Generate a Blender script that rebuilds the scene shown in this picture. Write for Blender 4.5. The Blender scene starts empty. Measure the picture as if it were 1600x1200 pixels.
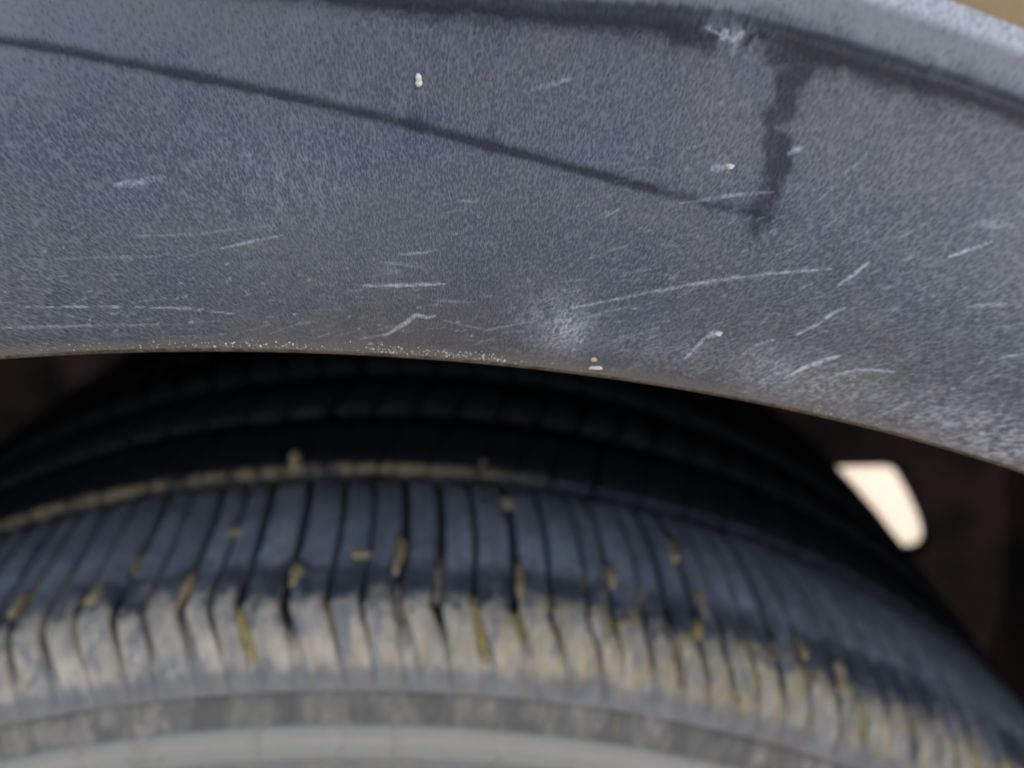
import bpy, math, random
import numpy as np
from mathutils import Vector

random.seed(7)
RNG = np.random.default_rng(11)
SC = bpy.context.scene
COL = SC.collection

# ------------------------------------------------------------------ camera
# wheel axis runs along +Y (into the car); its centre is WHEEL. Units are metres.
WHEEL = np.array([0.0, 0.0, 0.310])
CAM = np.array([0.04436, -0.13674, 0.43395]) + WHEEL
PITCH, YAW, ROLL = 0.46999, 0.02689, -0.00356
FPX = 1200.0                                   # focal length for a 1600 px wide frame
fw = np.array([math.sin(YAW)*math.cos(PITCH), math.cos(YAW)*math.cos(PITCH), -math.sin(PITCH)])
rt0 = np.array([math.cos(YAW), -math.sin(YAW), 0.0])
up0 = np.cross(rt0, fw)
rt = math.cos(ROLL)*rt0 + math.sin(ROLL)*up0
upv = -math.sin(ROLL)*rt0 + math.cos(ROLL)*up0
cam_d = bpy.data.cameras.new("camera")
cam = bpy.data.objects.new("camera", cam_d)
COL.objects.link(cam)
from mathutils import Matrix
M = Matrix([[rt[0], upv[0], -fw[0], CAM[0]], [rt[1], upv[1], -fw[1], CAM[1]], [rt[2], upv[2], -fw[2], CAM[2]], [0, 0, 0, 1]])
cam.matrix_world = M
cam_d.sensor_width = 36.0
cam_d.lens = 36.0*FPX/1600.0
cam_d.clip_start = 0.005
cam_d.clip_end = 3000.0
cam_d.dof.use_dof = True
cam_d.dof.focus_distance = 0.104
cam_d.dof.aperture_fstop = 9.5
SC.camera = cam

# ------------------------------------------------------------------ sky, sun, exposure
SUN_EL = math.radians(28.0)
SUN_AZ = math.radians(50.0)                    # from +Y towards +X: low, beyond the front of the car
w = bpy.data.worlds.new("World"); SC.world = w; w.use_nodes = True
nt = w.node_tree
sky = nt.nodes.new("ShaderNodeTexSky"); sky.sky_type = 'NISHITA'; sky.sun_disc = False
sky.sun_elevation = SUN_EL; sky.sun_rotation = SUN_AZ
sky.air_density = 1.0; sky.dust_density = 4.5; sky.ozone_density = 0.4
bg = nt.nodes["Background"]; bg.inputs[1].default_value = 0.15
nt.links.new(sky.outputs[0], bg.inputs[0])
sd = bpy.data.lights.new("sun", 'SUN'); sd.energy = 2.0; sd.angle = math.radians(0.5); sd.color = (1.0, 0.95, 0.88)
so = bpy.data.objects.new("sun", sd); COL.objects.link(so)
sdir = Vector((math.sin(SUN_AZ)*math.cos(SUN_EL), math.cos(SUN_AZ)*math.cos(SUN_EL), math.sin(SUN_EL)))
so.rotation_euler = sdir.to_track_quat('Z', 'Y').to_euler()
SC.view_settings.view_transform = 'Standard'
SC.view_settings.look = 'None'
SC.view_settings.gamma = 1.0
SC.view_settings.exposure = 2.7

# ------------------------------------------------------------------ helpers
def link(name, me, mat=None, parent=None):
    o = bpy.data.objects.new(name, me); COL.objects.link(o)
    if mat: me.materials.append(mat)
    if parent: o.parent = parent
    return o

def tag(o, label=None, cat=None, group=None, kind=None):
    for k, v in (('label', label), ('category', cat), ('group', group), ('kind', kind)):
        if v: o[k] = v
    return o

def mesh(name, V, F, smooth=True):
    me = bpy.data.meshes.new(name)
    V = np.asarray(V, dtype=np.float32).reshape(-1, 3)
    F = np.asarray(F, dtype=np.int32)
    n = F.shape[1]
    me.vertices.add(len(V)); me.vertices.foreach_set("co", V.ravel())
    me.loops.add(F.size); me.loops.foreach_set("vertex_index", F.ravel())
    me.polygons.add(len(F))
    me.polygons.foreach_set("loop_start", np.arange(0, F.size, n, dtype=np.int32))
    me.polygons.foreach_set("loop_total", np.full(len(F), n, dtype=np.int32))
    me.update(calc_edges=True)
    me.polygons.foreach_set("use_smooth", np.full(len(F), smooth, dtype=bool))
    me.validate()
    return me

def grid_faces(nr, nc, close=False):
    i = np.arange(nr-1)[:, None]*nc + np.arange(nc-1)[None, :]
    q = np.stack([i, i+1, i+1+nc, i+nc], -1).reshape(-1, 4)
    if close:
        j = np.arange(nr-1)*nc
        q = np.concatenate([q, np.stack([j+nc-1, j, j+nc, j+2*nc-1], -1)])
    return q

def value_noise(x, y, seed=0):
    """smooth 2-D value noise in 0..1"""
    xi = np.floor(x).astype(np.int64); yi = np.floor(y).astype(np.int64)
    xf = x-xi; yf = y-yi
    def h(a, b):
        n = (a*374761393 + b*668265263 + seed*982451653) & 0xffffffff
        n = ((n ^ (n >> 13))*1274126177) & 0xffffffff
        return ((n ^ (n >> 16)) & 0xffff)/65535.0
    sx = xf*xf*(3-2*xf); sy = yf*yf*(3-2*yf)
    a = h(xi, yi)*(1-sx)+h(xi+1, yi)*sx
    b = h(xi, yi+1)*(1-sx)+h(xi+1, yi+1)*sx
    return a*(1-sy)+b*sy

def fbm(x, y, seed=0, oct=4):
    s = 0; a = .5; t = 0
    for k in range(oct):
        s = s+a*value_noise(x*2**k, y*2**k, seed+k*17); t += a; a *= .55
    return s/t

def sst(e0, e1, x):
    t = np.clip((x-e0)/(e1-e0), 0, 1)
    return t*t*(3-2*t)

class NB:
    """small node-tree builder"""
    def __init__(self, name):
        self.m = bpy.data.materials.new(name); self.m.use_nodes = True
        self.t = self.m.node_tree; self.n = self.t.nodes; self.l = self.t.links
        self.b = self.n["Principled BSDF"]
    def set(self, sock, v):
        if isinstance(v, bpy.types.NodeSocket): self.l.new(v, sock)
        else: sock.default_value = v
    def math(self, op, a, b=0.0, c=0.0, clamp=False):
        n = self.n.new("ShaderNodeMath"); n.operation = op; n.use_clamp = clamp
        for s, v in zip(n.inputs, (a, b, c)): self.set(s, v)
        return n.outputs[0]
    def ramp(self, v, e0, e1, o0=0.0, o1=1.0, smooth=True):
        n = self.n.new("ShaderNodeMapRange"); n.interpolation_type = 'SMOOTHSTEP' if smooth else 'LINEAR'
        for s, x in zip(n.inputs[:5], (v, e0, e1, o0, o1)): self.set(s, x)
        return n.outputs[0]
    def mix(self, f, a, b, mode='MIX'):
        n = self.n.new("ShaderNodeMix"); n.data_type = 'RGBA'; n.blend_type = mode
        self.set(n.inputs[0], f)
        for s, v in ((n.inputs[6], a), (n.inputs[7], b)):
            self.set(s, v if isinstance(v, bpy.types.NodeSocket) else (*v, 1.0))
        return n.outputs[2]
    def noise(self, vec, scale, detail=3.0, rough=.55, dist=0.0):
        n = self.n.new("ShaderNodeTexNoise")
        if vec is not None: self.l.new(vec, n.inputs["Vector"])
        n.inputs["Scale"].default_value = scale; n.inputs["Detail"].default_value = detail
        n.inputs["Roughness"].default_value = rough; n.inputs["Distortion"].default_value = dist
        return n.outputs[0]
    def voro(self, vec, scale, feature='F1', rnd=1.0):
        n = self.n.new("ShaderNodeTexVoronoi"); n.feature = feature
        self.l.new(vec, n.inputs["Vector"]); n.inputs["Scale"].default_value = scale
        n.inputs["Randomness"].default_value = rnd
        return n.outputs["Distance"]
    def comb(self, x, y, z):
        n = self.n.new("ShaderNodeCombineXYZ")
        for s, v in zip(n.inputs, (x, y, z)): self.set(s, v)
        return n.outputs[0]
    def sep(self, v):
        n = self.n.new("ShaderNodeSeparateXYZ"); self.l.new(v, n.inputs[0]); return n.outputs
    def bump(self, h, dist, strength=1.0, normal=None):
        n = self.n.new("ShaderNodeBump"); n.inputs["Strength"].default_value = strength
        n.inputs["Distance"].default_value = dist; self.l.new(h, n.inputs["Height"])
        if normal is not None: self.l.new(normal, n.inputs["Normal"])
        return n.outputs[0]
    def out(self, col=None, rough=None, normal=None, spec=None):
        if col is not None: self.set(self.b.inputs["Base Color"], col if isinstance(col, bpy.types.NodeSocket) else (*col, 1.0))
        if rough is not None: self.set(self.b.inputs["Roughness"], rough)
        if spec is not None: self.set(self.b.inputs["Specular IOR Level"], spec)
        if normal is not None: self.l.new(normal, self.b.inputs["Normal"])
        return self.m

# ------------------------------------------------------------------ things
car = bpy.data.objects.new("parked_car", None); COL.objects.link(car)
car.location = (0, 0, 0)
tag(car, "parked car seen close up at its scuffed dark plastic wheel arch over a muddy tyre", "car")

# ------------------------------------------------------------------ ground
def ground_mat():
    b = NB("ground")
    tc = b.n.new("ShaderNodeTexCoord").outputs["Object"]
    n1 = b.noise(tc, 3.0, 6, .6); n2 = b.noise(tc, 120.0, 4, .6)
    c = b.mix(n1, (.180, .158, .139), (.215, .190, .168)); c = b.mix(b.ramp(n2, .4, .7), c, (.160, .140, .122))
    return b.out(c, .95, b.bump(n2, .004, .5), .2)
GM = ground_mat()
me = mesh("ground", [(-600, -600, 0), (600, -600, 0), (600, 600, 0), (-600, 600, 0)], [(0, 1, 2, 3)], False)
tag(link("ground", me, GM), kind="structure")

# ------------------------------------------------------------------ wheel-arch trim surface
LX, LZ, LR, LY = -0.00318, 0.00033, 0.38791, -0.03371
# section of the flare: radial distance above the lip -> depth y
PS = np.array([0.0, .004, .010, .018, .028, .038, .047, .056, .066, .080, .10])
PY = np.array([0.0, -.0001, .0006, .0030, .0086, .0172, .0275, .0400, .0560, .080, .116]) + LY
def cubic(x, X, Y):
    # monotone-ish Catmull-Rom through the section points
    m = np.gradient(Y, X); i = np.clip(np.searchsorted(X, x)-1, 0, len(X)-2)
    h = X[i+1]-X[i]; t = (x-X[i])/h
    return ((2*t**3-3*t**2+1)*Y[i]+(t**3-2*t**2+t)*h*m[i]+(-2*t**3+3*t**2)*Y[i+1]+(t**3-t**2)*h*m[i+1])
def sec_y(s): return cubic(np.asarray(s, float), PS, PY)
def sec_n(s):
    e = 1e-4; d = (sec_y(s+e)-sec_y(s-e))/(2*e); k = np.sqrt(1+d*d)
    return -1/k, d/k                             # (ny, n_radial)
def arch_pt(a, s, h=0.0):
    """a = arc length along the lip, s = radial distance above it, h = height off the surface"""
    th = a/LR; ny, nr = sec_n(s); r = LR+s+nr*h
    return np.stack([LX+r*np.sin(th), sec_y(s)+ny*h, LZ+WHEEL[2]+r*np.cos(th)], -1)
def ray(px, py):
    d = fw+(px-800)/FPX*rt-(py-600)/FPX*upv
    return d/np.linalg.norm(d)
def on_arch(px, py):
    """photogrammetry: where the sight line of a photo point meets the trim surface -> (a, s)"""
    d = ray(px, py); t = np.linspace(.05, .6, 6000); P = CAM+t[:, None]*d
    r = np.hypot(P[:, 0]-LX, P[:, 2]-LZ-WHEEL[2])-LR
    f = P[:, 1]-sec_y(np.clip(r, 0, .0999)); ok = (r > -.002) & (r < .0999) & (f >= 0)
    i = np.argmax(ok) if ok.any() else len(t)-1
    i = max(i, 1); k = np.clip(-f[i-1]/(f[i]-f[i-1]+1e-12), 0, 1); Q = P[i-1]+(P[i]-P[i-1])*k
    th = math.atan2(Q[0]-LX, Q[2]-LZ-WHEEL[2])
    return th*LR, math.hypot(Q[0]-LX, Q[2]-LZ-WHEEL[2])-LR
def poly(*pts): return np.array([on_arch(*p) for p in pts])

def seg_dist(A, S, P):
    """distance of grid points to a polyline and the position along it (0..1)"""
    best = np.full(A.shape, 9.0); tt = np.zeros(A.shape)
    L = np.r_[0, np.cumsum(np.hypot(*np.diff(P, axis=0).T))]
    for k in range(len(P)-1):
        p, q = P[k], P[k+1]; d = q-p; l2 = (d@d)+1e-18
        t = np.clip(((A-p[0])*d[0]+(S-p[1])*d[1])/l2, 0, 1)
        dd = np.hypot(A-p[0]-t*d[0], S-p[1]-t*d[1]); m = dd < best
        best = np.where(m, dd, best); tt = np.where(m, (L[k]+t*(L[k+1]-L[k]))/L[-1], tt)
    return best, tt

LINE_GROOVE = poly((0, 61), (130, 84), (260, 110), (400, 139), (520, 165), (650, 196), (770, 228), (900, 264), (1020, 296), (1110, 320), (1180, 336))
_d = LINE_GROOVE[0]-LINE_GROOVE[2]; LINE_GROOVE = np.concatenate([[LINE_GROOVE[0]+_d*3.2+[0, .0015]], [LINE_GROOVE[0]+_d*1.5], LINE_GROOVE])
LINE_SEAM = poly((1250, 58), (1243, 100), (1232, 150), (1222, 200), (1216, 240), (1208, 290), (1196, 340))
_st = poly((520, 3), (700, 12), (900, 24), (1050, 32), (1150, 42), (1250, 66), (1330, 92), (1420, 120), (1500, 142), (1600, 180))
_st[:, 1] += np.array([.0026, .0022, .0018, .0018, .0018, .0019, .0021, .0022, .0023, .0024])
LINE_STEP = np.concatenate([[[_st[0, 0]-.5, _st[0, 1]+.03]], _st, [[_st[-1, 0]+.5, _st[-1, 1]]]])
def step_s(a): return np.interp(a, LINE_STEP[:, 0], LINE_STEP[:, 1])
S_TOP = float(np.mean(poly((1450, -12), (1520, 12), (1600, 48))[:, 1]))
print("step s", np.round(_st, 4).tolist(), "top", S_TOP)

a_vis0, a_vis1 = on_arch(0, 540)[0]-.03, on_arch(1600, 420)[0]+.04
aa = np.concatenate([np.linspace(-.60, a_vis0, 60)[:-1], np.arange(a_vis0, a_vis1, .00024), np.linspace(a_vis1, .62, 60)])
ss = np.concatenate([np.linspace(0, .030, 150)[:-1], np.linspace(.030, S_TOP+.004, 110)])
A, S = np.meshgrid(aa, ss)
NRW, NCL = A.shape

# relief: seams are real grooves, the bead above the step stands proud
dG, tG = seg_dist(A, S, LINE_GROOVE); dS, tS = seg_dist(A, S, LINE_SEAM)
stp = step_s(A); dst = S-stp
wob = (fbm(A*500, S*500, 3)-.5)
H = np.zeros_like(A)
H -= .0003*np.exp(-((dG+wob*.0002)/.0006)**2)*np.where(A > LINE_GROOVE[-1, 0]-.012, .75, 1.0)
H -= .0012*np.exp(-((dst+wob*.0006+.0008)/.0022)**2)
H += (dst > 0)*(.0012*(1-np.exp(-np.clip(dst, 0, 1)/.0006))-.05*np.clip(dst, 0, .02))-.0045*sst(S_TOP-.0010, S_TOP+.0035, S)*(dst > 0)
left_of_seam = A < np.interp(S, LINE_SEAM[::-1, 1], LINE_SEAM[::-1, 0])
above_groove = S > np.interp(A, LINE_GROOVE[:, 0], LINE_GROOVE[:, 1])
H += .00012*(above_groove & left_of_seam & (dst < 0))*np.minimum(sst(.0, .0016, dG), sst(0, .0016, dS))
H += .0005*(fbm(A*28, S*28, 5)-.5) + .00012*(fbm(A*220, S*220, 9)-.5)
# rounded lower lip, dented a little by stones
H += .00022*(fbm(A*900, S*900, 21)-.5)*(1-sst(0, .003, S))

# moulded grain runs outwards from a point under the lip
a0, s0 = on_arch(700, 540); s0 -= .030
rho = np.hypot(A-a0, S-s0); phi = np.arctan2(A-a0, S-s0)
g_r = .05*(1-np.exp(-rho/.05))*2.9
U = np.stack([phi*.135, g_r], -1)

# wear and painted light: R pale scratches, scuffs, bead highlight, G brown dust, B dark seam lines and grime
WR = np.zeros_like(A); WG = np.zeros_like(A); WB = np.zeros_like(A)
brk = fbm(A*900, S*2600, 31, 4)
def stroke(P, width, strength, broken=.5, taper=True, arr=None):
    arr = WR if arr is None else arr
    m = width*3
    lo = P.min(0)-m; hi = P.max(0)+m
    c0, c1 = np.searchsorted(aa, [lo[0], hi[0]]); r0, r1 = np.searchsorted(ss, [lo[1], hi[1]])
    if c1-c0 < 1 or r1-r0 < 1: return
    sl = (slice(r0, r1), slice(c0, c1))
    d, t = seg_dist(A[sl], S[sl], P)
    wd = width*.85*(np.clip(4*t*(1-t), 0, 1)**.5*.8+.2 if taper else 1)
    v = .72*strength*(1-sst(wd*.35, wd, d))*(1-broken+broken*sst(.35, .6, brk[sl])*1.5)
    arr[sl] = np.maximum(arr[sl], np.clip(v, 0, 1))
def scr(pts, width=.00030, strength=.7, broken=.5, **k): stroke(poly(*pts), width, strength, broken, **k)
def blob(px, py, rx, ry, strength, arr, seed, fine=1500, rot=0.0):
    a0, s0 = on_arch(px, py)
    x = (A-a0)*math.cos(rot)+(S-s0)*math.sin(rot); y = -(A-a0)*math.sin(rot)+(S-s0)*math.cos(rot)
    g = np.exp(-(x/rx)**2-(y/ry)**2)
    arr += strength*g*sst(.32, .72, fbm(U[..., 0]*fine*.8, U[..., 1]*fine*.8, seed, 4) if arr is WR else fbm(A*fine, S*fine, seed, 4))

scr([(178, 290), (215, 284), (258, 277)], .00075, .45, .5)
scr([(565, 446), (620, 446), (694, 444)], .00038, .75, .6)
scr([(600, 525), (632, 506), (650, 492), (668, 496), (680, 494)], .00050, .9, .3)
scr([(560, 530), (600, 523)], .0003, .5)
scr([(890, 482), (960, 468), (1040, 452), (1120, 438), (1200, 428), (1300, 420)], .00038, .6, .5)
scr([(905, 498), (985, 478)], .0003, .3)
scr([(1310, 446), (1335, 428), (1360, 407)], .00042, .7, .4)
scr([(1480, 402), (1515, 390), (1550, 378)], .00042, .8, .4)
scr([(1410, 408), (1428, 400)], .00036, .5)
scr([(1243, 524), (1275, 508), (1300, 490), (1322, 480)], .00042, .75, .4)
scr([(1068, 562), (1085, 545), (1102, 526)], .00042, .8, .3)
scr([(1102, 526), (1116, 521), (1128, 520)], .0008, .9, .2)
scr([(1236, 584), (1262, 572), (1290, 562), (1312, 556)], .00055, .85, .35)
scr([(1300, 588), (1335, 578), (1370, 578), (1398, 582)], .00042, .65, .4)
scr([(1160, 552), (1185, 538), (1210, 530)], .00045, .6)
scr([(0, 512), (60, 511), (140, 509), (250, 508)], .00038, .36, .5)
scr([(40, 480), (110, 480), (200, 480), (290, 482), (375, 492)], .00032, .5, .9)
scr([(200, 370), (300, 366), (430, 352)], .0003, .15)
scr([(345, 388), (400, 376), (440, 368)], .00034, .4)
scr([(690, 500), (760, 516), (840, 500)], .00028, .35)
scr([(620, 398), (650, 396), (680, 392)], .0003, .45)
scr([(75, 405), (160, 403), (260, 400)], .0003, .16)
scr([(1560, 560), (1600, 552)], .0004, .5); scr([(1510, 480), (1575, 474)], .0005, .4)
scr([(1230, 242), (1255, 228)], .0006, .5); scr([(1060, 318), (1140, 306), (1210, 300)], .0004, .35)
scr([(830, 140), (895, 122)], .0005, .35); scr([(1110, 264), (1138, 260)], .0008, .4)
scr([(1520, 350), (1585, 352)], .0010, .28)
for p in (((1105, 34), (1145, 62)), ((1128, 62), (1142, 36)), ((1150, 60), (1166, 40)), ((1130, 44), (1148, 66))):
    scr(p, .0007, .75, .3)
for i in range(560):                                # fine hairlines of everyday wear
    x = random.uniform(-40, 1640) if random.random() < .5 else random.uniform(900, 1640); k = random.random()
    lipy = 545+max(0, x-300)**2*1.12e-4
    y = lipy-15-abs(random.gauss(0, 1))*(90 if x < 900 else 150)
    if y < 90: continue
    ang = math.radians(random.gauss(2 if x < 500 else 24*min(1, (x-400)/900.0), 14))
    Lp = random.choice((8, 12, 18, 30, 55))*random.uniform(.6, 1.4)
    scr([(x, y), (x+Lp*math.cos(ang), y-Lp*math.sin(ang))], random.uniform(.00018, .0003), random.uniform(.06, .26), .6)
for i in range(90):                                # pale pin-pricks
    x = random.uniform(0, 1600); lipy = 545+max(0, x-300)**2*1.12e-4
    y = lipy-14-abs(random.gauss(0, 1))*80
    scr([(x, y), (x+random.uniform(1, 5), y-random.uniform(0, 2))], random.uniform(.00018, .00034), random.uniform(.2, .6), .2, taper=False)
blob(880, 515, .0034, .0034, .75, WR, 41, 1800)
blob(870, 500, .0060, .0050, .25, WR, 42, 900)
blob(1200, 580, .0050, .0035, .5, WR, 43, 2600)
blob(1290, 600, .0080, .0040, .38, WR, 44, 2600)
blob(1480, 655, .016, .0036, .42, WR, 45, 2400)
blob(1580, 700, .014, .0046, .50, WR, 46, 2400)
blob(1040, 545, .010, .0030, .30, WR, 47, 2600)
blob(430, 285, .012, .0060, .14, WR, 48, 700)
blob(1150, 50, .0045, .0025, .45, WR, 49, 1100)
WR += .10*sst(.62, .78, fbm(A*420, S*900, 52, 5))*np.exp(-S/.022)
# dust gathered along the lip and in patches
WG += .75*(1-sst(.0003, .0021, S+.0012*(fbm(A*700, S*700, 60)-.5)))
WG += .16*(1-sst(.001, .007, S))*sst(.35, .65, fbm(A*260, S*500, 61))
blob(400, 410, .010, .0045, .40, WG, 62, 900); blob(540, 440, .012, .006, .30, WG, 63, 1100)
blob(990, 325, .014, .0035, .40, WG, 64, 1000); blob(1380, 215, .012, .006, .26, WG, 65, 800)
blob(1190, 560, .004, .004, .5, WG, 66, 1300); blob(1262, 598, .004, .003, .5, WG, 67, 1300)
WG += .22*sst(.5, .75, fbm(A*60, S*90, 68))
WB += 1.2*np.exp(-((dG+wob*.0004)/.00060)**2)*(.75+.6*fbm(A*160, S*160, 69))*np.where(A > LINE_GROOVE[-1, 0]-.014, .55, 1)
WB += 1.7*np.exp(-((dS+(fbm(A*260, S*260, 72)-.5)*.0050)/.0017)**2)*sst(.34, .62, fbm(A*170, S*240, 70)+.12)*(dst < .0005)
WB += 1.1*np.exp(-((dst+wob*.0022+.0012)/np.interp(A, [.02, .07], [.0018, .0030]))**2)
blob(1214, 205, .0026, .0034, 1.0, WB, 71, 300); blob(1206, 268, .0026, .0036, 1.0, WB, 72, 300)
blob(1170, 334, .0060, .0016, .8, WB, 73, 300); blob(1240, 85, .0050, .0050, 1.0, WB, 74, 300); blob(1170, 58, .0090, .0042, 1.0, WB, 84, 260); blob(1330, 98, .0080, .0030, .9, WB, 85, 260); blob(1520, 160, .0100, .0036, 1.0, WB, 86, 260)
blob(1060, 40, .010, .0034, .9, WB, 75, 300); blob(650, 186, .0012, .0015, .6, WB, 76, 300)
blob(766, 226, .0007, .0030, .6, WB, 77, 300); blob(525, 110, .0009, .0040, .35, WB, 78, 200)
blob(1440, 330, .012, .003, .25, WB, 79, 400)
SKY_TONE = sst(.022, .050, S)*(.55+.8*fbm(A*70, S*110, 80))*np.interp(A, [-.03, .035], [1.05, .12])+1.1*(dst > .0003)+.25*(fbm(A*45, S*70, 81)-.4)  # sky light on upper left and bead, painted as a mottled pale tone
WR += .16*(dst > .0006)  # bead painted lighter for its tilt towards the sky
WR += 1.0*sst(S_TOP-.0075, S_TOP-.0040, S)*(.7+.5*fbm(A*200, S*300, 82))  # highlight along the bead's outer edge, painted pale
W4 = np.stack([np.clip(WR, 0, 1), np.clip(WG, 0, 1), np.clip(WB, 0, 1), np.clip(SKY_TONE, 0, 1)], -1)

P3 = arch_pt(A, S, H)

def plastic_mat():
    b = NB("grained_plastic")
    uv = b.n.new("ShaderNodeUVMap"); uv.uv_map = "grain"; uvv = uv.outputs[0]
    at = b.n.new("ShaderNodeAttribute"); at.attribute_name = "wear_and_light"
    r, g, bl = b.sep(at.outputs["Vector"])
    obj = b.n.new("ShaderNodeTexCoord").outputs["Object"]
    big = b.noise(obj, 38, 4, .6); mid = b.noise(obj, 160, 4, .65)
    nz = b.noise(uvv, 1500, 2, .6, .6); fine = b.noise(uvv, 3600, 2, .6)
    vo = b.voro(uvv, 1700, 'F1')
    h = b.math('ADD', b.math('MULTIPLY', vo, .55), b.math('MULTIPLY', nz, .55))
    h = b.math('ADD', h, b.math('MULTIPLY', fine, .40))
    c = b.mix(b.ramp(big, .35, .65), (.0255, .0230, .0268), (.034, .0305, .032))
    c = b.mix(b.ramp(mid, .35, .7), c, (.043, .0395, .039))
    tint = b.noise(obj, 75, 3, .6)
    c = b.mix(b.ramp(tint, .5, .66, 0, .7), c, (.029, .0305, .040)); c = b.mix(b.ramp(tint, .48, .36, 0, .6), c, (.050, .040, .034))
    pale_tone = at.outputs["Alpha"]
    c = b.mix(b.math('MULTIPLY', pale_tone, .8, clamp=True), c, (.128, .117, .109))  # lightens the base colour with the painted sky light
    # grain relief shaded in colour: paler tops, darker valleys
    keep = b.ramp(pale_tone, 0, 1, 1, .45)
    c = b.mix(b.math('MULTIPLY', b.ramp(h, .66, 1.0, 0, .58), keep), c, (.108, .098, .094))
    c = b.mix(b.math('MULTIPLY', b.ramp(h, .68, .42, 0, .85), keep), c, (.009, .008, .009))
    c = b.mix(b.math('MULTIPLY', g, .85), c, (.105, .078, .054))
    c = b.mix(b.math('MULTIPLY', bl, .82, clamp=True), c, (.008, .007, .008))
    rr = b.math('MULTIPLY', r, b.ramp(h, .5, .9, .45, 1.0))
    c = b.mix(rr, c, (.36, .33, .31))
    rough = b.math('ADD', b.ramp(mid, .3, .7, .42, .56), b.math('MULTIPLY', g, .2), clamp=True)
    hh = b.math('ADD', h, b.math('MULTIPLY', rr, .5))
    return b.out(c, rough, b.bump(hh, .00018, 1.0), b.ramp(bl, 0, .8, .32, .16))
PLASTIC = plastic_mat()

Fall = grid_faces(NRW, NCL)
ctr = Fall[:, 0]
reg_bead = (dst > -.0001).ravel()[ctr]
reg_ins = (~reg_bead) & (above_groove & left_of_seam).ravel()[ctr]
reg_main = ~(reg_bead | reg_ins)
def region(name, mask, parent, label=None):
    F = Fall[mask]; ids = np.unique(F); mp = np.full(NRW*NCL, -1, np.int64); mp[ids] = np.arange(len(ids))
    Fm = mp[F]
    me = mesh(name, P3.reshape(-1, 3)[ids], Fm)
    at = me.attributes.new("wear_and_light", 'FLOAT_COLOR', 'POINT'); at.data.foreach_set("color", W4.reshape(-1, 4)[ids].astype(np.float32).ravel())
    uvl = me.uv_layers.new(name="grain")
    li = np.empty(len(me.loops), np.int32); me.loops.foreach_get("vertex_index", li)
    uvl.data.foreach_set("uv", U.reshape(-1, 2)[ids][li].astype(np.float32).ravel())
    o = link(name, me, PLASTIC, parent)
    if label: o['label'] = label
    return o
arch = region("wheel_arch_trim", reg_main, car, "dark grey grained plastic trim along the arch lip, scratched and dusty")
region("trim_insert", reg_ins, arch, "smooth trim section above the slanting seam")
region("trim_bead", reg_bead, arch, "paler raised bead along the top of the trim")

# the lip turns under and runs inwards
def revolve_arch(name, prof, mat, parent, a0=-.60, a1=.62, n=500, label=None):
    th = np.linspace(a0, a1, n)/LR
    pr = np.array(prof)                           # (y, r)
    V = np.stack([LX+pr[:, 1][:, None]*np.sin(th), np.repeat(pr[:, 0][:, None], n, 1), LZ+WHEEL[2]+pr[:, 1][:, None]*np.cos(th)], -1)
    o = link(name, mesh(name, V, grid_faces(len(pr), n)), mat, parent)
    if label: o['label'] = label
    return o
def flange_mat():
    b = NB("dusty_plastic_edge"); obj = b.n.new("ShaderNodeTexCoord").outputs["Object"]
    n1 = b.noise(obj, 700, 4, .6); n2 = b.noise(obj, 2600, 3, .6)
    c = b.mix(b.ramp(n1, .35, .65), (.045, .032, .022), (.10, .076, .055)); c = b.mix(b.ramp(n2, .58, .7), c, (.22, .18, .14))
    return b.out(c, .85, b.bump(n2, .0003, .7), .2)
y0 = LY+.00008
revolve_arch("lip_flange", [(y0, LR+.00005), (y0+.0003, LR-.0006), (y0+.0011, LR-.00105), (y0+.0024, LR-.0012), (y0+.010, LR-.0010), (y0+.013, LR+.0008), (y0+.0135, LR+.02)], flange_mat(), arch)

# ------------------------------------------------------------------ painted body above the trim
def paint_mat():
    b = NB("champagne_paint"); obj = b.n.new("ShaderNodeTexCoord").outputs["Object"]
    n = b.noise(obj, 20, 4, .6); fl = b.noise(obj, 3000, 1)
    c = b.mix(n, (.20, .115, .045), (.23, .135, .055)); c = b.mix(b.ramp(fl, .6, .7), c, (.27, .17, .08))
    b.b.inputs["Metallic"].default_value = .0; b.b.inputs["Coat Weight"].default_value = .0
    return b.out(c, .5, None, .12)
PAINT = paint_mat()
R0 = LR+S_TOP-.002; Y0 = float(sec_y(S_TOP))+.008
th = np.linspace(-1.56, 1.56, 260)
rows = []
for k in range(26):
    t = k/25.0
    r_in = np.full_like(th, R0)
    # outer boundary: a rounded-square outline of the wing
    bx = np.abs(np.sin(th))+1e-9; bz = np.abs(np.cos(th))+1e-9
    r_out = np.minimum(.74/bx, .66/bz)
    r = r_in+(r_out-r_in)*t**1.4
    y = Y0+.030*(1-np.exp(-(r-R0)/.05))-.012*np.clip((r-R0)/.3, 0, 1)
    rows.append(np.stack([LX+r*np.sin(th), y, LZ+WHEEL[2]+r*np.cos(th)], -1))
V = np.array(rows)
wing = link("body_panel", mesh("body_panel", V, grid_faces(26, 260)), PAINT, car)
def box_sheet(name, pts, mat, parent):
    return link(name, mesh(name, pts, [(0, 1, 2, 3)], False), mat, parent)
yo = Y0+.018
zt = WHEEL[2]+.66
def hood_pts():
    n = 24; xs = np.linspace(-.745, .74, 8); ys = np.linspace(yo-.004, 1.62, n)
    X, Yv = np.meshgrid(xs, ys); Z = zt+.06*np.sin((Yv-ys[0])/(ys[-1]-ys[0])*math.pi)
    return np.stack([X, Yv, Z], -1)
hp = hood_pts(); link("bonnet", mesh("bonnet", hp, grid_faces(24, 8)), PAINT, car)
box_sheet("front_panel", [(.737, yo, .24), (.737, 1.62, .24), (.737, 1.62, zt), (.737, yo, zt)], PAINT, car)
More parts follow.
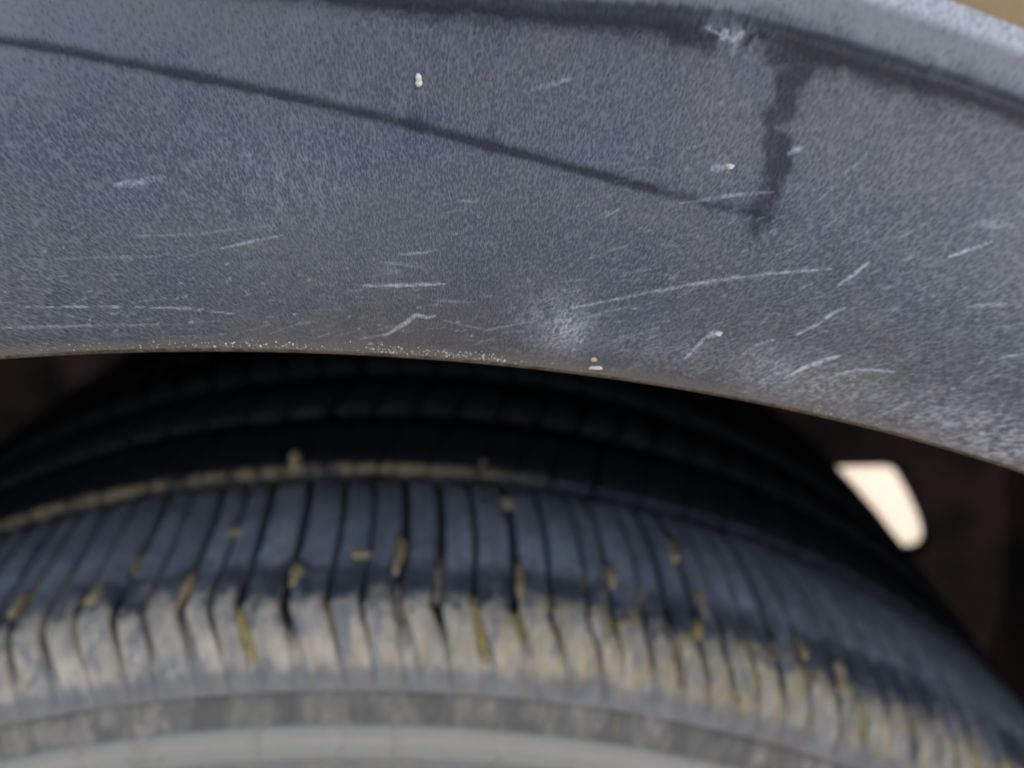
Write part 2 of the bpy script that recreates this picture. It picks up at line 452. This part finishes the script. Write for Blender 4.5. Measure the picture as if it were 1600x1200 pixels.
box_sheet("far_wing", [(-.743, 1.61, .24), (.737, 1.61, .24), (.737, 1.61, zt), (-.743, 1.61, zt)], PAINT, car)
box_sheet("rear_bulkhead", [(-.743, yo, .22), (-.743, 1.61, .22), (-.743, 1.61, zt), (-.743, yo, zt)], PAINT, car)

# ------------------------------------------------------------------ wheel-well liner and inner wall with its opening
def liner_mat():
    b = NB("wheel_well_liner"); obj = b.n.new("ShaderNodeTexCoord").outputs["Object"]
    n = b.noise(obj, 12, 5, .6); n2 = b.noise(obj, 900, 3)
    c = b.mix(b.ramp(n, .4, .65), (.022, .018, .016), (.085, .050, .036))
    return b.out(c, .9, b.bump(n2, .0008, .6), .15)
LINER = liner_mat()
WY = .262
revolve_arch("wheel_well_liner", [(LY+.012, LR+.018), (.0, LR+.022), (.06, LR+.024), (.065, LR+.019), (.085, LR+.019), (.09, LR+.024), (.18, LR+.022), (WY+.002, LR+.015)], LINER, car, -.66, .66, 200)
def on_plane(px, py, y):
    d = ray(px, py); t = (y-CAM[1])/d[1]; q = CAM+t*d; return q[0], q[2]
hole = [on_plane(*p, WY) for p in ((1265, 733), (1330, 731), (1380, 730), (1398, 734), (1412, 752), (1432, 788), (1447, 822), (1454, 848), (1449, 863), (1436, 868), (1418, 868), (1385, 866), (1320, 820), (1250, 760), (1240, 740))]
hole = np.array(hole); hc = hole.mean(0)
ha = np.unwrap(np.arctan2(hole[:, 1]-hc[1], hole[:, 0]-hc[0]))
if ha[-1] < ha[0]: hole = hole[::-1]; ha = np.unwrap(np.arctan2(hole[:, 1]-hc[1], hole[:, 0]-hc[0]))
rows = []
n = len(hole)
for k, (yy, f) in enumerate(((WY+.012, 0), (WY+.001, 0), (WY, .02), (WY, .25), (WY, 1))):
    ring = []
    for (x, z) in hole:
        dx, dz = x-hc[0], z-hc[1]; l = math.hypot(dx, dz); dx /= l; dz /= l
        # reach of the wall in this direction
        tx = ((.60 if dx > 0 else -.60)-hc[0])/dx if abs(dx) > 1e-6 else 9
        tz = ((.76 if dz > 0 else .06)-hc[1])/dz if abs(dz) > 1e-6 else 9
        L = min(tx, tz); rr = l+(L-l)*f
        ring.append((hc[0]+dx*rr, yy, hc[1]+dz*rr))
    rows.append(ring)
wall = link("well_inner_wall", mesh("well_inner_wall", rows, grid_faces(5, n, True), False), LINER, car)
# dark strut standing at the left inside the well
def tube(name, p, q, r, mat, parent, n=14):
    p = np.array(p); q = np.array(q); d = q-p; d = d/np.linalg.norm(d)
    u = np.cross(d, [0, 1, .2]); u /= np.linalg.norm(u); v = np.cross(d, u)
    an = np.linspace(0, 2*math.pi, n, endpoint=False)
    V = [[c+rr*(u*math.cos(a)+v*math.sin(a)) for a in an] for c, rr in ((p, r*.7), (p, r), (q, r), (q, r*.7))]
    return link(name, mesh(name, V, grid_faces(4, n, True)), mat, parent)
x0, z0 = on_plane(130, 560, .20); x1, z1 = on_plane(110, 640, .20)
tube("suspension_strut", (x0, .225, z0+.05), (x0-.01, .225, z1-.25), .024, LINER, car)

# ------------------------------------------------------------------ tyre
def rubber_mat():
    b = NB("muddy_rubber")
    tcn = b.n.new("ShaderNodeTexCoord"); RUB_TC.append(tcn)
    v = tcn.outputs["Object"]; x, y, z = b.sep(v)
    th = b.math('ARCTAN2', x, z); arc = b.math('MULTIPLY', th, .31)
    r = b.math('SQRT', b.math('ADD', b.math('MULTIPLY', x, x), b.math('MULTIPLY', z, z)))
    # unrolled coordinates: along the tyre, across it
    prof = b.math('SUBTRACT', y, b.math('MULTIPLY', b.math('SUBTRACT', r, .3085), .6))
    uc = b.comb(arc, prof, b.math('MULTIPLY', r, .6))
    streak = b.comb(b.math('MULTIPLY', arc, 3.0), b.math('MULTIPLY', prof, .7), 0.0)
    n_big = b.noise(uc, 60, 4, .6); n_mid = b.noise(uc, 260, 5, .62); n_fine = b.noise(uc, 1200, 4, .65)
    oi = b.n.new('ShaderNodeObjectInfo').outputs['Random']
    n_st = b.noise(streak, 130, 4, .6); n_st2 = b.noise(streak, 260, 3, .6)
    # clean rubber: blue-black, dusty grey film on the crown, darker damp strip above the mud
    c = b.mix(b.ramp(n_mid, .3, .7), (.13, .118, .122), (.26, .235, .232))
    c = b.mix(b.ramp(prof, .020, .046, 0, .65), c, (.050, .046, .050))  # darkened inwards: shade under the arch put into the colour
    c = b.mix(b.ramp(oi, 0, 1, 0, .55, False), c, (.080, .073, .078))
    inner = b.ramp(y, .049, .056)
    c = b.mix(b.math('MULTIPLY', inner, .93), c, (.007, .0065, .0065))  # inner ribs painted near black for the shade inside the wheel well
    pale_tone = b.math('MULTIPLY', b.math('MULTIPLY', b.ramp(n_big, .42, .7), b.math('SUBTRACT', 1.0, inner)), .5)
    c = b.mix(pale_tone, c, (.24, .21, .20))
    damp = b.math('MULTIPLY', b.ramp(b.math('ADD', prof, b.math('MULTIPLY', b.math('SUBTRACT', n_mid, .5), .012)), .017, .011), b.ramp(n_mid, .3, .6, .65, .95)); damp = b.math('MULTIPLY', damp, b.ramp(n_big, .34, .56, .25, 1))
    c = b.mix(damp, c, (.026, .025, .028))
    # mud skirt
    e = b.math('ADD', prof, b.math('MULTIPLY', b.math('SUBTRACT', n_st, .5), .007))
    e = b.math('ADD', e, b.math('MULTIPLY', b.math('SUBTRACT', n_mid, .5), .022))
    e = b.math('ADD', e, b.math('MULTIPLY', b.math('SUBTRACT', n_fine, .5), .010))
    e = b.math('ADD', e, b.ramp(arc, .06, .17, 0, .003))
    e = b.math('ADD', e, b.math('MULTIPLY', b.math('SUBTRACT', n_big, .5), .017))
    mud = b.ramp(e, .0080, .0034)
    mc = b.mix(b.ramp(n_mid, .3, .7), (.27, .200, .132), (.42, .325, .230))
    mc = b.mix(b.ramp(n_fine, .55, .75, 0, .5), mc, (.54, .44, .33))
    # olive staining, more of it towards the front of the car
    ol = b.math('MULTIPLY', b.math('MULTIPLY', b.ramp(n_st2, .42, .56), b.ramp(arc, -.01, .09, .0, .75)), b.ramp(prof, -.0075, .0010, .1, 1))
    ol2 = b.math('MULTIPLY', b.math('MULTIPLY', b.ramp(b.noise(uc, 120, 4, .6), .50, .62), b.ramp(arc, .0, .08)), b.ramp(prof, -.006, .002, .1, .9))
    ol = b.math('MAXIMUM', ol, ol2)
    mc = b.mix(b.math('MULTIPLY', ol, .9), mc, (.23, .15, .035))
    bare = b.math('MULTIPLY', b.ramp(b.noise(uc, 170, 5, .7, .8), b.ramp(arc, .02, .16, .46, .40), .62), b.ramp(n_big, .3, .6, .4, 1))
    mc = b.mix(b.math('MULTIPLY', bare, .82), mc, (.125, .116, .118))
    c = b.mix(mud, c, mc)
    # lower down the mud thins to a grey film over the rubber
    thin = b.math('MULTIPLY', b.ramp(b.math('ADD', r, b.math('MULTIPLY', b.math('SUBTRACT', n_mid, .5), .004)), .2990, .2950), b.ramp(n_mid, .35, .6, .6, 1.0))
    gf = b.mix(b.ramp(n_mid, .3, .7), (.075, .069, .066), (.19, .160, .135))
    c = b.mix(thin, c, gf)
    sw = b.ramp(r, .2920, .2895)
    sc = b.mix(b.ramp(n_big, .35, .65), (.088, .071, .056), (.13, .106, .083))
    sc = b.mix(b.ramp(r, .2836, .2826, 0, .8), sc, (.29, .235, .175))  # upward-facing ledge painted lighter, as lit from above
    sc = b.mix(b.ramp(r, .2775, .2760, 0, .7), sc, (.115, .10, .086))
    sc = b.mix(b.math('MULTIPLY', b.ramp(n_mid, .40, .66, .05, .8), b.ramp(b.math('SUBTRACT', n_big, b.ramp(arc, -.09, -.02, -.18, .02)), .42, .58, .08, .95)), sc, (.27, .215, .155))
    c = b.mix(sw, c, sc)
    # scattered dry splashes up the crown
    spl = b.math('MULTIPLY', b.ramp(n_st2, .66, .72), b.ramp(prof, .045, .01, .1, .8))
    c = b.mix(spl, c, (.30, .215, .11))
    c = b.mix(b.math('MULTIPLY', b.math('MULTIPLY', b.ramp(n_mid, .52, .66), b.ramp(arc, .08, .18)), b.ramp(y, .050, .030, 0, .5)), c, (.27, .22, .17))
    # packed mud in the bottoms of the round grooves
    g1 = b.ramp(b.math('ABSOLUTE', b.math('SUBTRACT', y, .0533)), .0036, .0026)
    g2 = b.ramp(b.math('ABSOLUTE', b.math('SUBTRACT', y, .0875)), .0040, .0028)
    left = b.ramp(b.math('ADD', arc, b.math('MULTIPLY', b.math('SUBTRACT', n_mid, .5), .10)), .075, .02)
    left2 = b.ramp(arc, .03, -.02)
    pk = b.math('MAXIMUM', b.math('MULTIPLY', g1, left), b.math('MULTIPLY', b.math('MULTIPLY', g2, left2), .3))
    c = b.mix(b.math('MULTIPLY', pk, b.ramp(n_mid, .40, .56, .15, 1)), c, (.18, .118, .064))
    m_all = b.math('MAXIMUM', b.math('MAXIMUM', mud, thin), sw)
    rough = b.ramp(m_all, 0, 1, .50, .93)
    hgt = b.math('ADD', b.math('MULTIPLY', n_mid, .6), b.math('MULTIPLY', n_fine, .4))
    hgt = b.math('ADD', hgt, b.math('MULTIPLY', mud, .9))
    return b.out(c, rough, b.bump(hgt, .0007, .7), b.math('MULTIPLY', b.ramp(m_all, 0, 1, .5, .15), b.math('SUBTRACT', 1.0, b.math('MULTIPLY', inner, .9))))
RUB_TC = []
RUBBER = rubber_mat()

def rev(prof, n=720, t0=0.0, t1=2*math.pi):
    pr = np.array(prof); th = np.linspace(t0, t1, n, endpoint=False)
    V = np.stack([pr[:, 1][:, None]*np.sin(th), np.repeat(pr[:, 0][:, None], n, 1), pr[:, 1][:, None]*np.cos(th)], -1)
    return V, grid_faces(len(pr), n, True)
TREAD_W = .207
side = [(.030, .205), (.018, .212), (.002, .225), (-.012, .243), (-.0185, .258), (-.0190, .266), (-.0185, .2700),
        (-.0186, .2712), (-.0178, .2716), (-.0168, .2745), (-.0166, .2752), (-.0174, .2755), (-.0174, .2763), (-.0164, .2766),
        (-.0161, .2776), (-.0168, .2779), (-.0168, .2785), (-.0158, .2788), (-.0150, .2808), (-.0143, .2822), (-.0128, .2831),
        (-.0120, .2838), (-.0112, .2860), (-.0094, .2890), (-.0078, .2901), (-.0068, .2908)]
side += [(-.0100, .2912), (-.0104, .2917), (-.0099, .2924), (-.0090, .2940), (-.0072, .2972), (-.0040, .3000), (0, .3020)]
mid = [(.01, .3035), (.02, .3042), (.045, .3045), (.0510, .3030), (.0546, .3030), (.06, .3048), (.08, .3050), (.0845, .3035), (.0905, .3035), (.095, .305), (.1035, .305)]
half = side+mid
prof = half+[(TREAD_W-y, r) for (y, r) in half[::-1][1:]]
V, F = rev(prof)
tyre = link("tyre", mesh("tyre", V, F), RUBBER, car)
tyre.location = WHEEL
tyre['label'] = "black rubber tyre caked with pale dry mud along its outer shoulder"
RUB_TC[0].object = tyre

def block_mesh(name, w, prof, edge=.00062, nth=5, ends=True, seed=0):
    """one tread block at the top of the tyre; prof rows = (y, r, shift along the tyre, depth of the gap beside it)"""
    pr = np.array(prof); d = np.gradient(pr[:, :2], axis=0); d /= np.linalg.norm(d, axis=1)[:, None]
    nrm = np.stack([-d[:, 1], d[:, 0]], -1)          # (ny, nr)
    if nrm[len(nrm)//2, 1] < 0: nrm = -nrm
    cols = [(-w/2-.0002, 1.0), (-w/2, .14), (-w/2+edge, 0), (-w/2+edge*3, -.03)]
    cols += [(-w/2+edge*3+(w-6*edge)*k/(nth-1.0), -.04) for k in range(1, nth-1)]
    cols += [(w/2-edge*3, -.03), (w/2-edge, 0), (w/2, .14), (w/2+.0002, 1.0)]
    V = []
    for i, (y, r, sh, dep) in enumerate(pr):
        for a, f in cols:
            hh = -f*dep if f > .5 else -f*min(dep, .003)
            wob = .00018*math.sin(i*1.7+seed)+.00012*math.sin(a*2500+seed*2.1)
            yy = y+nrm[i, 0]*hh; rr = r+nrm[i, 1]*(hh+(wob if f < .5 else 0)); tt = (a+sh)/.31
            V.append((rr*math.sin(tt), yy, rr*math.cos(tt)))
    F = grid_faces(len(pr), len(cols))
    me = mesh(name, V, F); return me
def shoulder_prof(k=1.0):
    P = [(.0510, .3038), (.0507, .3088), (.0498, .3097), (.044, .31005), (.036, .3101), (.028, .3099), (.020, .3094), (.012, .3086), (.006, .3077),
         (.002, .3066), (-.001, .3052), (-.0035, .3033), (-.0055, .3010), (-.0072, .2983), (-.0086, .2957), (-.0097, .2934), (-.0102, .2920)]
    out = []
    for i, (y, r) in enumerate(P):
        sh = -.0026*max(0, (y-.022)/.028)**1.7 + (.0052*k*max(0, (.002-y)/.012))
        dep = .0055 if y > .006 else (.0046 if y > -.004 else .0032 if y > -.0078 else .0006)
        out.append((y, r, sh, dep))
    return out
def rib_prof(c, hw, skew):
    P = [(c-hw-.0003, .3040), (c-hw, .3092), (c-hw+.0009, .3103), (c-hw*.5, .3106), (c, .3107), (c+hw*.5, .3106), (c+hw-.0009, .3103), (c+hw, .3092), (c+hw+.0003, .3040)]
    return [(y, r, skew*(y-c)/hw, .0042) for y, r in P][::-1]
mirror = lambda prof: [(TREAD_W-y, r, -sh, d) for (y, r, sh, d) in prof]
WIDTHS = (.0050, .0060, .0068, .0080)
variants = {w: [block_mesh("tread_block", w, shoulder_prof(k), seed=int(w*1e4)+i) for i, k in enumerate((.8, 1.0, 1.2))] for w in WIDTHS}
rw = (.0105, .0125, .0145)
rib_var = {w: block_mesh("tread_block", w, rib_prof(.0696, .0151, .0030), seed=int(w*1e4)) for w in rw}
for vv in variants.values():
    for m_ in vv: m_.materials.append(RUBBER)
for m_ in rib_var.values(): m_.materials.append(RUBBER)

stuffV, stuffF, off = [], [], 0
def bake(me, th):
    global off
    n = len(me.vertices); co = np.empty(n*3, np.float32); me.vertices.foreach_get("co", co); co = co.reshape(-1, 3)
    c, s = math.cos(th), math.sin(th)
    stuffV.append(np.stack([co[:, 0]*c+co[:, 2]*s, co[:, 1], -co[:, 0]*s+co[:, 2]*c], -1))
    f = np.empty(len(me.loops), np.int32); me.loops.foreach_get("vertex_index", f)
    stuffF.append(f.reshape(-1, 4)+off); off += n
def ring(choose, gaps, t_lo, t_hi, rnd):
    t = -math.pi
    while t < math.pi-.012:
        w_, me = choose(rnd); g = rnd.choice(gaps)
        tc = t+(w_/2)/.31
        if t_lo < tc < t_hi:
            o = bpy.data.objects.new("tread_block", me); COL.objects.link(o)
            o.parent = tyre; o.rotation_euler = (0, tc, 0)
        else: bake(me, tc)
        if t_lo < tc < t_hi: GAPS.append((t+(w_+g/2)/.31, g))
        t += (w_+g)/.31
def ch_sh(rnd):
    w_ = rnd.choice(WIDTHS); return w_, rnd.choice(variants[w_])
def ch_rib(rnd):
    w_ = rnd.choice(rw); return w_, rib_var[w_]
GAPS = []
ring(ch_sh, (.0012, .0016, .0020, .0026), -.50, .80, random.Random(5))
SH_GAPS = list(GAPS)
ring(ch_rib, (.0004, .0007, .0012), -.50, .80, random.Random(8))
# far ribs and the inner shoulder lie in the dark behind: one joined piece
far = [block_mesh("tmp", .0125, rib_prof(.1035, .0125, .003)), block_mesh("tmp", .0125, rib_prof(.137, .0143, -.003)), block_mesh("tmp", .0086, mirror(shoulder_prof())[::-1])]
for q, me in enumerate(far):
    wq = (.0125, .0125, .0086)[q]
    for k in range(int(2*math.pi*.31/(wq+.0015))): bake(me, k*(wq+.0015)/.31)
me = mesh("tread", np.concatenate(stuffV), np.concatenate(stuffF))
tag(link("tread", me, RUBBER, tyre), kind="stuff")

# wheel rim under the tyre
def rim_mat():
    b = NB("grey_wheel_metal"); obj = b.n.new("ShaderNodeTexCoord").outputs["Object"]
    n = b.noise(obj, 90, 5, .6); b.b.inputs["Metallic"].default_value = .7
    return b.out(b.mix(n, (.30, .29, .28), (.42, .41, .39)), .5)
RIM = rim_mat()
V, F = rev([(.17, .19), (.10, .188), (.06, .186), (.032, .196), (.020, .206), (.014, .214), (.011, .213), (.013, .205), (.022, .198), (.030, .19), (.034, .16), (.026, .10), (.020, .06), (.020, .001)], 160)
rim = link("wheel_rim", mesh("wheel_rim", V, F), RIM, car); rim.location = WHEEL
for k in range(5):
    a = k*2*math.pi/5
    bx = []
    for zz, yy, wd in ((.205, .013, .014), (.16, .012, .018), (.10, .010, .022), (.03, .012, .026)):
        for sx, dy in ((-1, .018), (-1, .002), (-.6, 0), (.6, 0), (1, .002), (1, .018)):
            bx.append((sx*wd, yy+dy, zz))
    me = mesh("rim_spoke", bx, grid_faces(4, 6)); me.materials.append(RIM)
    o = bpy.data.objects.new("rim_spoke", me); COL.objects.link(o); o.parent = rim; o.rotation_euler = (0, a, 0)

# ------------------------------------------------------------------ mud clumps on the tyre, grit on the trim
def lump(name, size, seed, mat, squash=(1, 1, .5)):
    rnd = np.random.default_rng(seed)
    n, m = 7, 12; V = []
    for i in range(n):
        ph = math.pi*i/(n-1)
        for j in range(m):
            t = 2*math.pi*j/m
            d = np.array([math.sin(ph)*math.cos(t), math.sin(ph)*math.sin(t), math.cos(ph)])
            k = 1+.25*math.sin(3.1*d[0]+seed)+.2*math.sin(4.3*d[1]+2*seed)+.15*math.sin(5*d[2]+seed*3)
            V.append(d*k*size*np.array(squash))
    V = np.array(V); V[:m] = V[:m].mean(0); V[-m:] = V[-m:].mean(0)
    me = mesh(name, V, grid_faces(n, m, True)); me.materials.append(mat); return me
def plain(name, c0, c1, scale, rough=.9, bump=.0004):
    b = NB(name); obj = b.n.new("ShaderNodeTexCoord").outputs["Object"]
    n = b.noise(obj, scale, 4, .6); return b.out(b.mix(b.ramp(n, .35, .65), c0, c1), rough, b.bump(n, bump, .7), .2)
MUD = plain("dried_mud", (.17, .112, .050), (.31, .215, .115), 900)
def orient(o, n, yax):
    n = n.normalized(); x = yax.cross(n).normalized(); y = n.cross(x)
    o.rotation_euler = Matrix((x, y, n)).transposed().to_euler()
def on_tyre(px, py):
    d = ray(px, py); t = np.linspace(.08, .5, 8000); P = CAM+t[:, None]*d-WHEEL
    r = np.hypot(P[:, 0], P[:, 2]); R = np.interp(P[:, 1], [-.0102, -.0086, -.0055, -.001, .006, .02, .2], [.292, .2957, .301, .3052, .3077, .3094, .310])
    i = np.argmax((r < R) & (P[:, 1] > -.012)); return P[i]
for px, py, sz, seed, sq in ((462, 724, .0034, 1, (.7, 1.5, .8)), (1050, 862, .0030, 2, (.8, 1.5, .4)), (626, 862, .0017, 3, (.8, 4.0, .7)), (565, 866, .0019, 4, (1, 1.2, .6)),
                             (150, 925, .0019, 5, (.8, 2.6, .5)), (788, 786, .0026, 6, (1.1, .9, .4)), (292, 915, .0018, 7, (.8, 4.2, .6)), (812, 905, .0016, 8, (.8, 4.0, .6)),
                             (757, 728, .0020, 9, (1, 1, .7)), (955, 900, .0017, 10, (.8, 3.6, .6)), (370, 830, .0021, 11, (1, 1.2, .4)), (28, 945, .0017, 12, (.8, 2.5, .5)),
                             (1092, 935, .0015, 13, (.8, 3.4, .6)), (1250, 1010, .0015, 14, (.8, 3.0, .6)), (1315, 1060, .0019, 15, (1.2, 2.0, .4)), (465, 895, .0018, 16, (.9, 2.6, .5))):
    p = on_tyre(px, py); o = bpy.data.objects.new("mud_clump", lump("mud_clump", sz, seed, MUD, sq)); COL.objects.link(o)
    o.parent = tyre; o.location = p
    orient(o, Vector((p[0], 0 if p[1] > .004 else -.12, p[2])), Vector((0, 1, 0)))

# dirt packed into the cross grooves of the shoulder, each plug a piece of its own
OLIVE = plain("olive_dirt", (.16, .105, .028), (.30, .21, .075), 700)
BROWN = plain("brown_dirt", (.085, .058, .040), (.19, .135, .085), 700)
SP = np.array(shoulder_prof(1.0))[::-1]
rp = random.Random(23)
for th, g in SH_GAPS:
    if rp.random() > (.62 if th < 0 else .85): continue
    y1_ = rp.uniform(.002, .016) if rp.random() < .75 else rp.uniform(.012, .030)
    y0_ = y1_-rp.uniform(.006, .017); y0_ = max(y0_, -.0085)
    yy = np.linspace(y0_, y1_, 11); rr = np.interp(yy, SP[:, 0], SP[:, 1]); sh = np.interp(yy, SP[:, 0], SP[:, 2])
    ty = np.gradient(yy); tr = np.gradient(rr); l = np.hypot(ty, tr); ny_, nr_ = -tr/l, ty/l
    V = []; sp_ = rp.uniform(.0, .0007); lift = rp.uniform(-.0016, .0002); off_ = rp.uniform(-.3, .3)*g
    for i in range(11):
        u = i/10.0; wv = (g/2+sp_*math.sin(math.pi*u)*rp.uniform(.5, 1.4))*(.35+.65*math.sin(math.pi*min(1, max(0, u*.9+.05)))**.5)
        for q in (-1, -.6, 0, .6, 1):
            h_ = lift+(.0003*rp.uniform(-1, 1)) - (.0016 if abs(q) == 1 else 0) - .0012*(abs(2*u-1)**4)
            a_ = th+(sh[i]+q*wv+off_*(abs(q) < 1)*.5)/.31; R_ = rr[i]+nr_[i]*h_
            V.append((R_*math.sin(a_), yy[i]+ny_[i]*h_, R_*math.cos(a_)))
    me = mesh("packed_dirt", V, grid_faces(11, 5)); me.materials.append(OLIVE if rp.random() < (.45 if th < 0 else .75) else BROWN)
    o = bpy.data.objects.new("packed_dirt", me); COL.objects.link(o); o.parent = tyre

GRIT = plain("pale_grit", (.36, .30, .22), (.54, .46, .35), 1500, .85)
GRIT2 = plain("ochre_grit", (.42, .24, .14), (.60, .42, .28), 1500, .85)
for px, py, sz, seed, sq, mt, lab in (
    (655, 128, .00088, 21, (.7, 1.0, .5), GRIT, "cream speck of grit alone on the dark trim above the slanting seam"),
    (1141, 261, .00066, 22, (1.0, .6, .4), GRIT, "small pale speck of grit beside the dark upright seam in the trim"),
    (928, 561, .00045, 23, (.8, 1.0, .6), GRIT2, "tiny orange grain stuck just above the arch lip"),
    (930, 574, .00060, 24, (1.5, .5, .5), GRIT, "flat cream flake lying on the arch lip under the orange grain"),
    (1121, 521, .00038, 25, (1.5, .8, .4), GRIT, "pale crumb at the upper end of a short scratch near the lip")):
    a, s = on_arch(px, py); P = arch_pt(np.array(a), np.array(s), .0002); ny, nr = sec_n(np.array(s)); t = a/LR
    o = bpy.data.objects.new("grit_grain", lump("grit_grain", sz, seed, mt, sq)); COL.objects.link(o)
    o.location = P; orient(o, Vector((float(nr)*math.sin(t), float(ny), float(nr)*math.cos(t))), Vector((0, 0, 1)))
    tag(o, lab, "grit", "grit grains stuck to the trim")

# sand caught along the rounded edge of the lip
gv, gf_, off2 = [], [], 0
ico = np.array([(0, 0, 1), (.9, 0, .2), (0, .9, .2), (-.9, 0, .2), (0, -.9, .2), (0, 0, -1)]); icf = np.array([(0, 1, 2), (0, 2, 3), (0, 3, 4), (0, 4, 1), (5, 2, 1), (5, 3, 2), (5, 4, 3), (5, 1, 4)])
a_l, a_r = on_arch(0, 540)[0]-.01, on_arch(1600, 700)[0]+.01
A_SAND = on_arch(780, 560)[0]
for i in range(1700):
    a = RNG.uniform(a_l, a_r); dens = math.exp(-((a-A_SAND)/.035)**2)
    if RNG.random() > .12+.88*dens: continue
    s = abs(RNG.normal(0, .0006))+.0001
    P = arch_pt(np.array(a), np.array(s), .00002)
    sz = RNG.choice([.00007, .00009, .00012, .00016], p=[.42, .33, .19, .06])
    gv.append(ico*sz*RNG.uniform(.7, 1.3, (1, 3))+P); gf_.append(icf+off2); off2 += 6
me = mesh("sand_grains", np.concatenate(gv), np.concatenate(gf_), False)
tag(link("sand_grains", me, plain("sand", (.40, .33, .25), (.66, .58, .48), 2500), arch), kind="stuff")
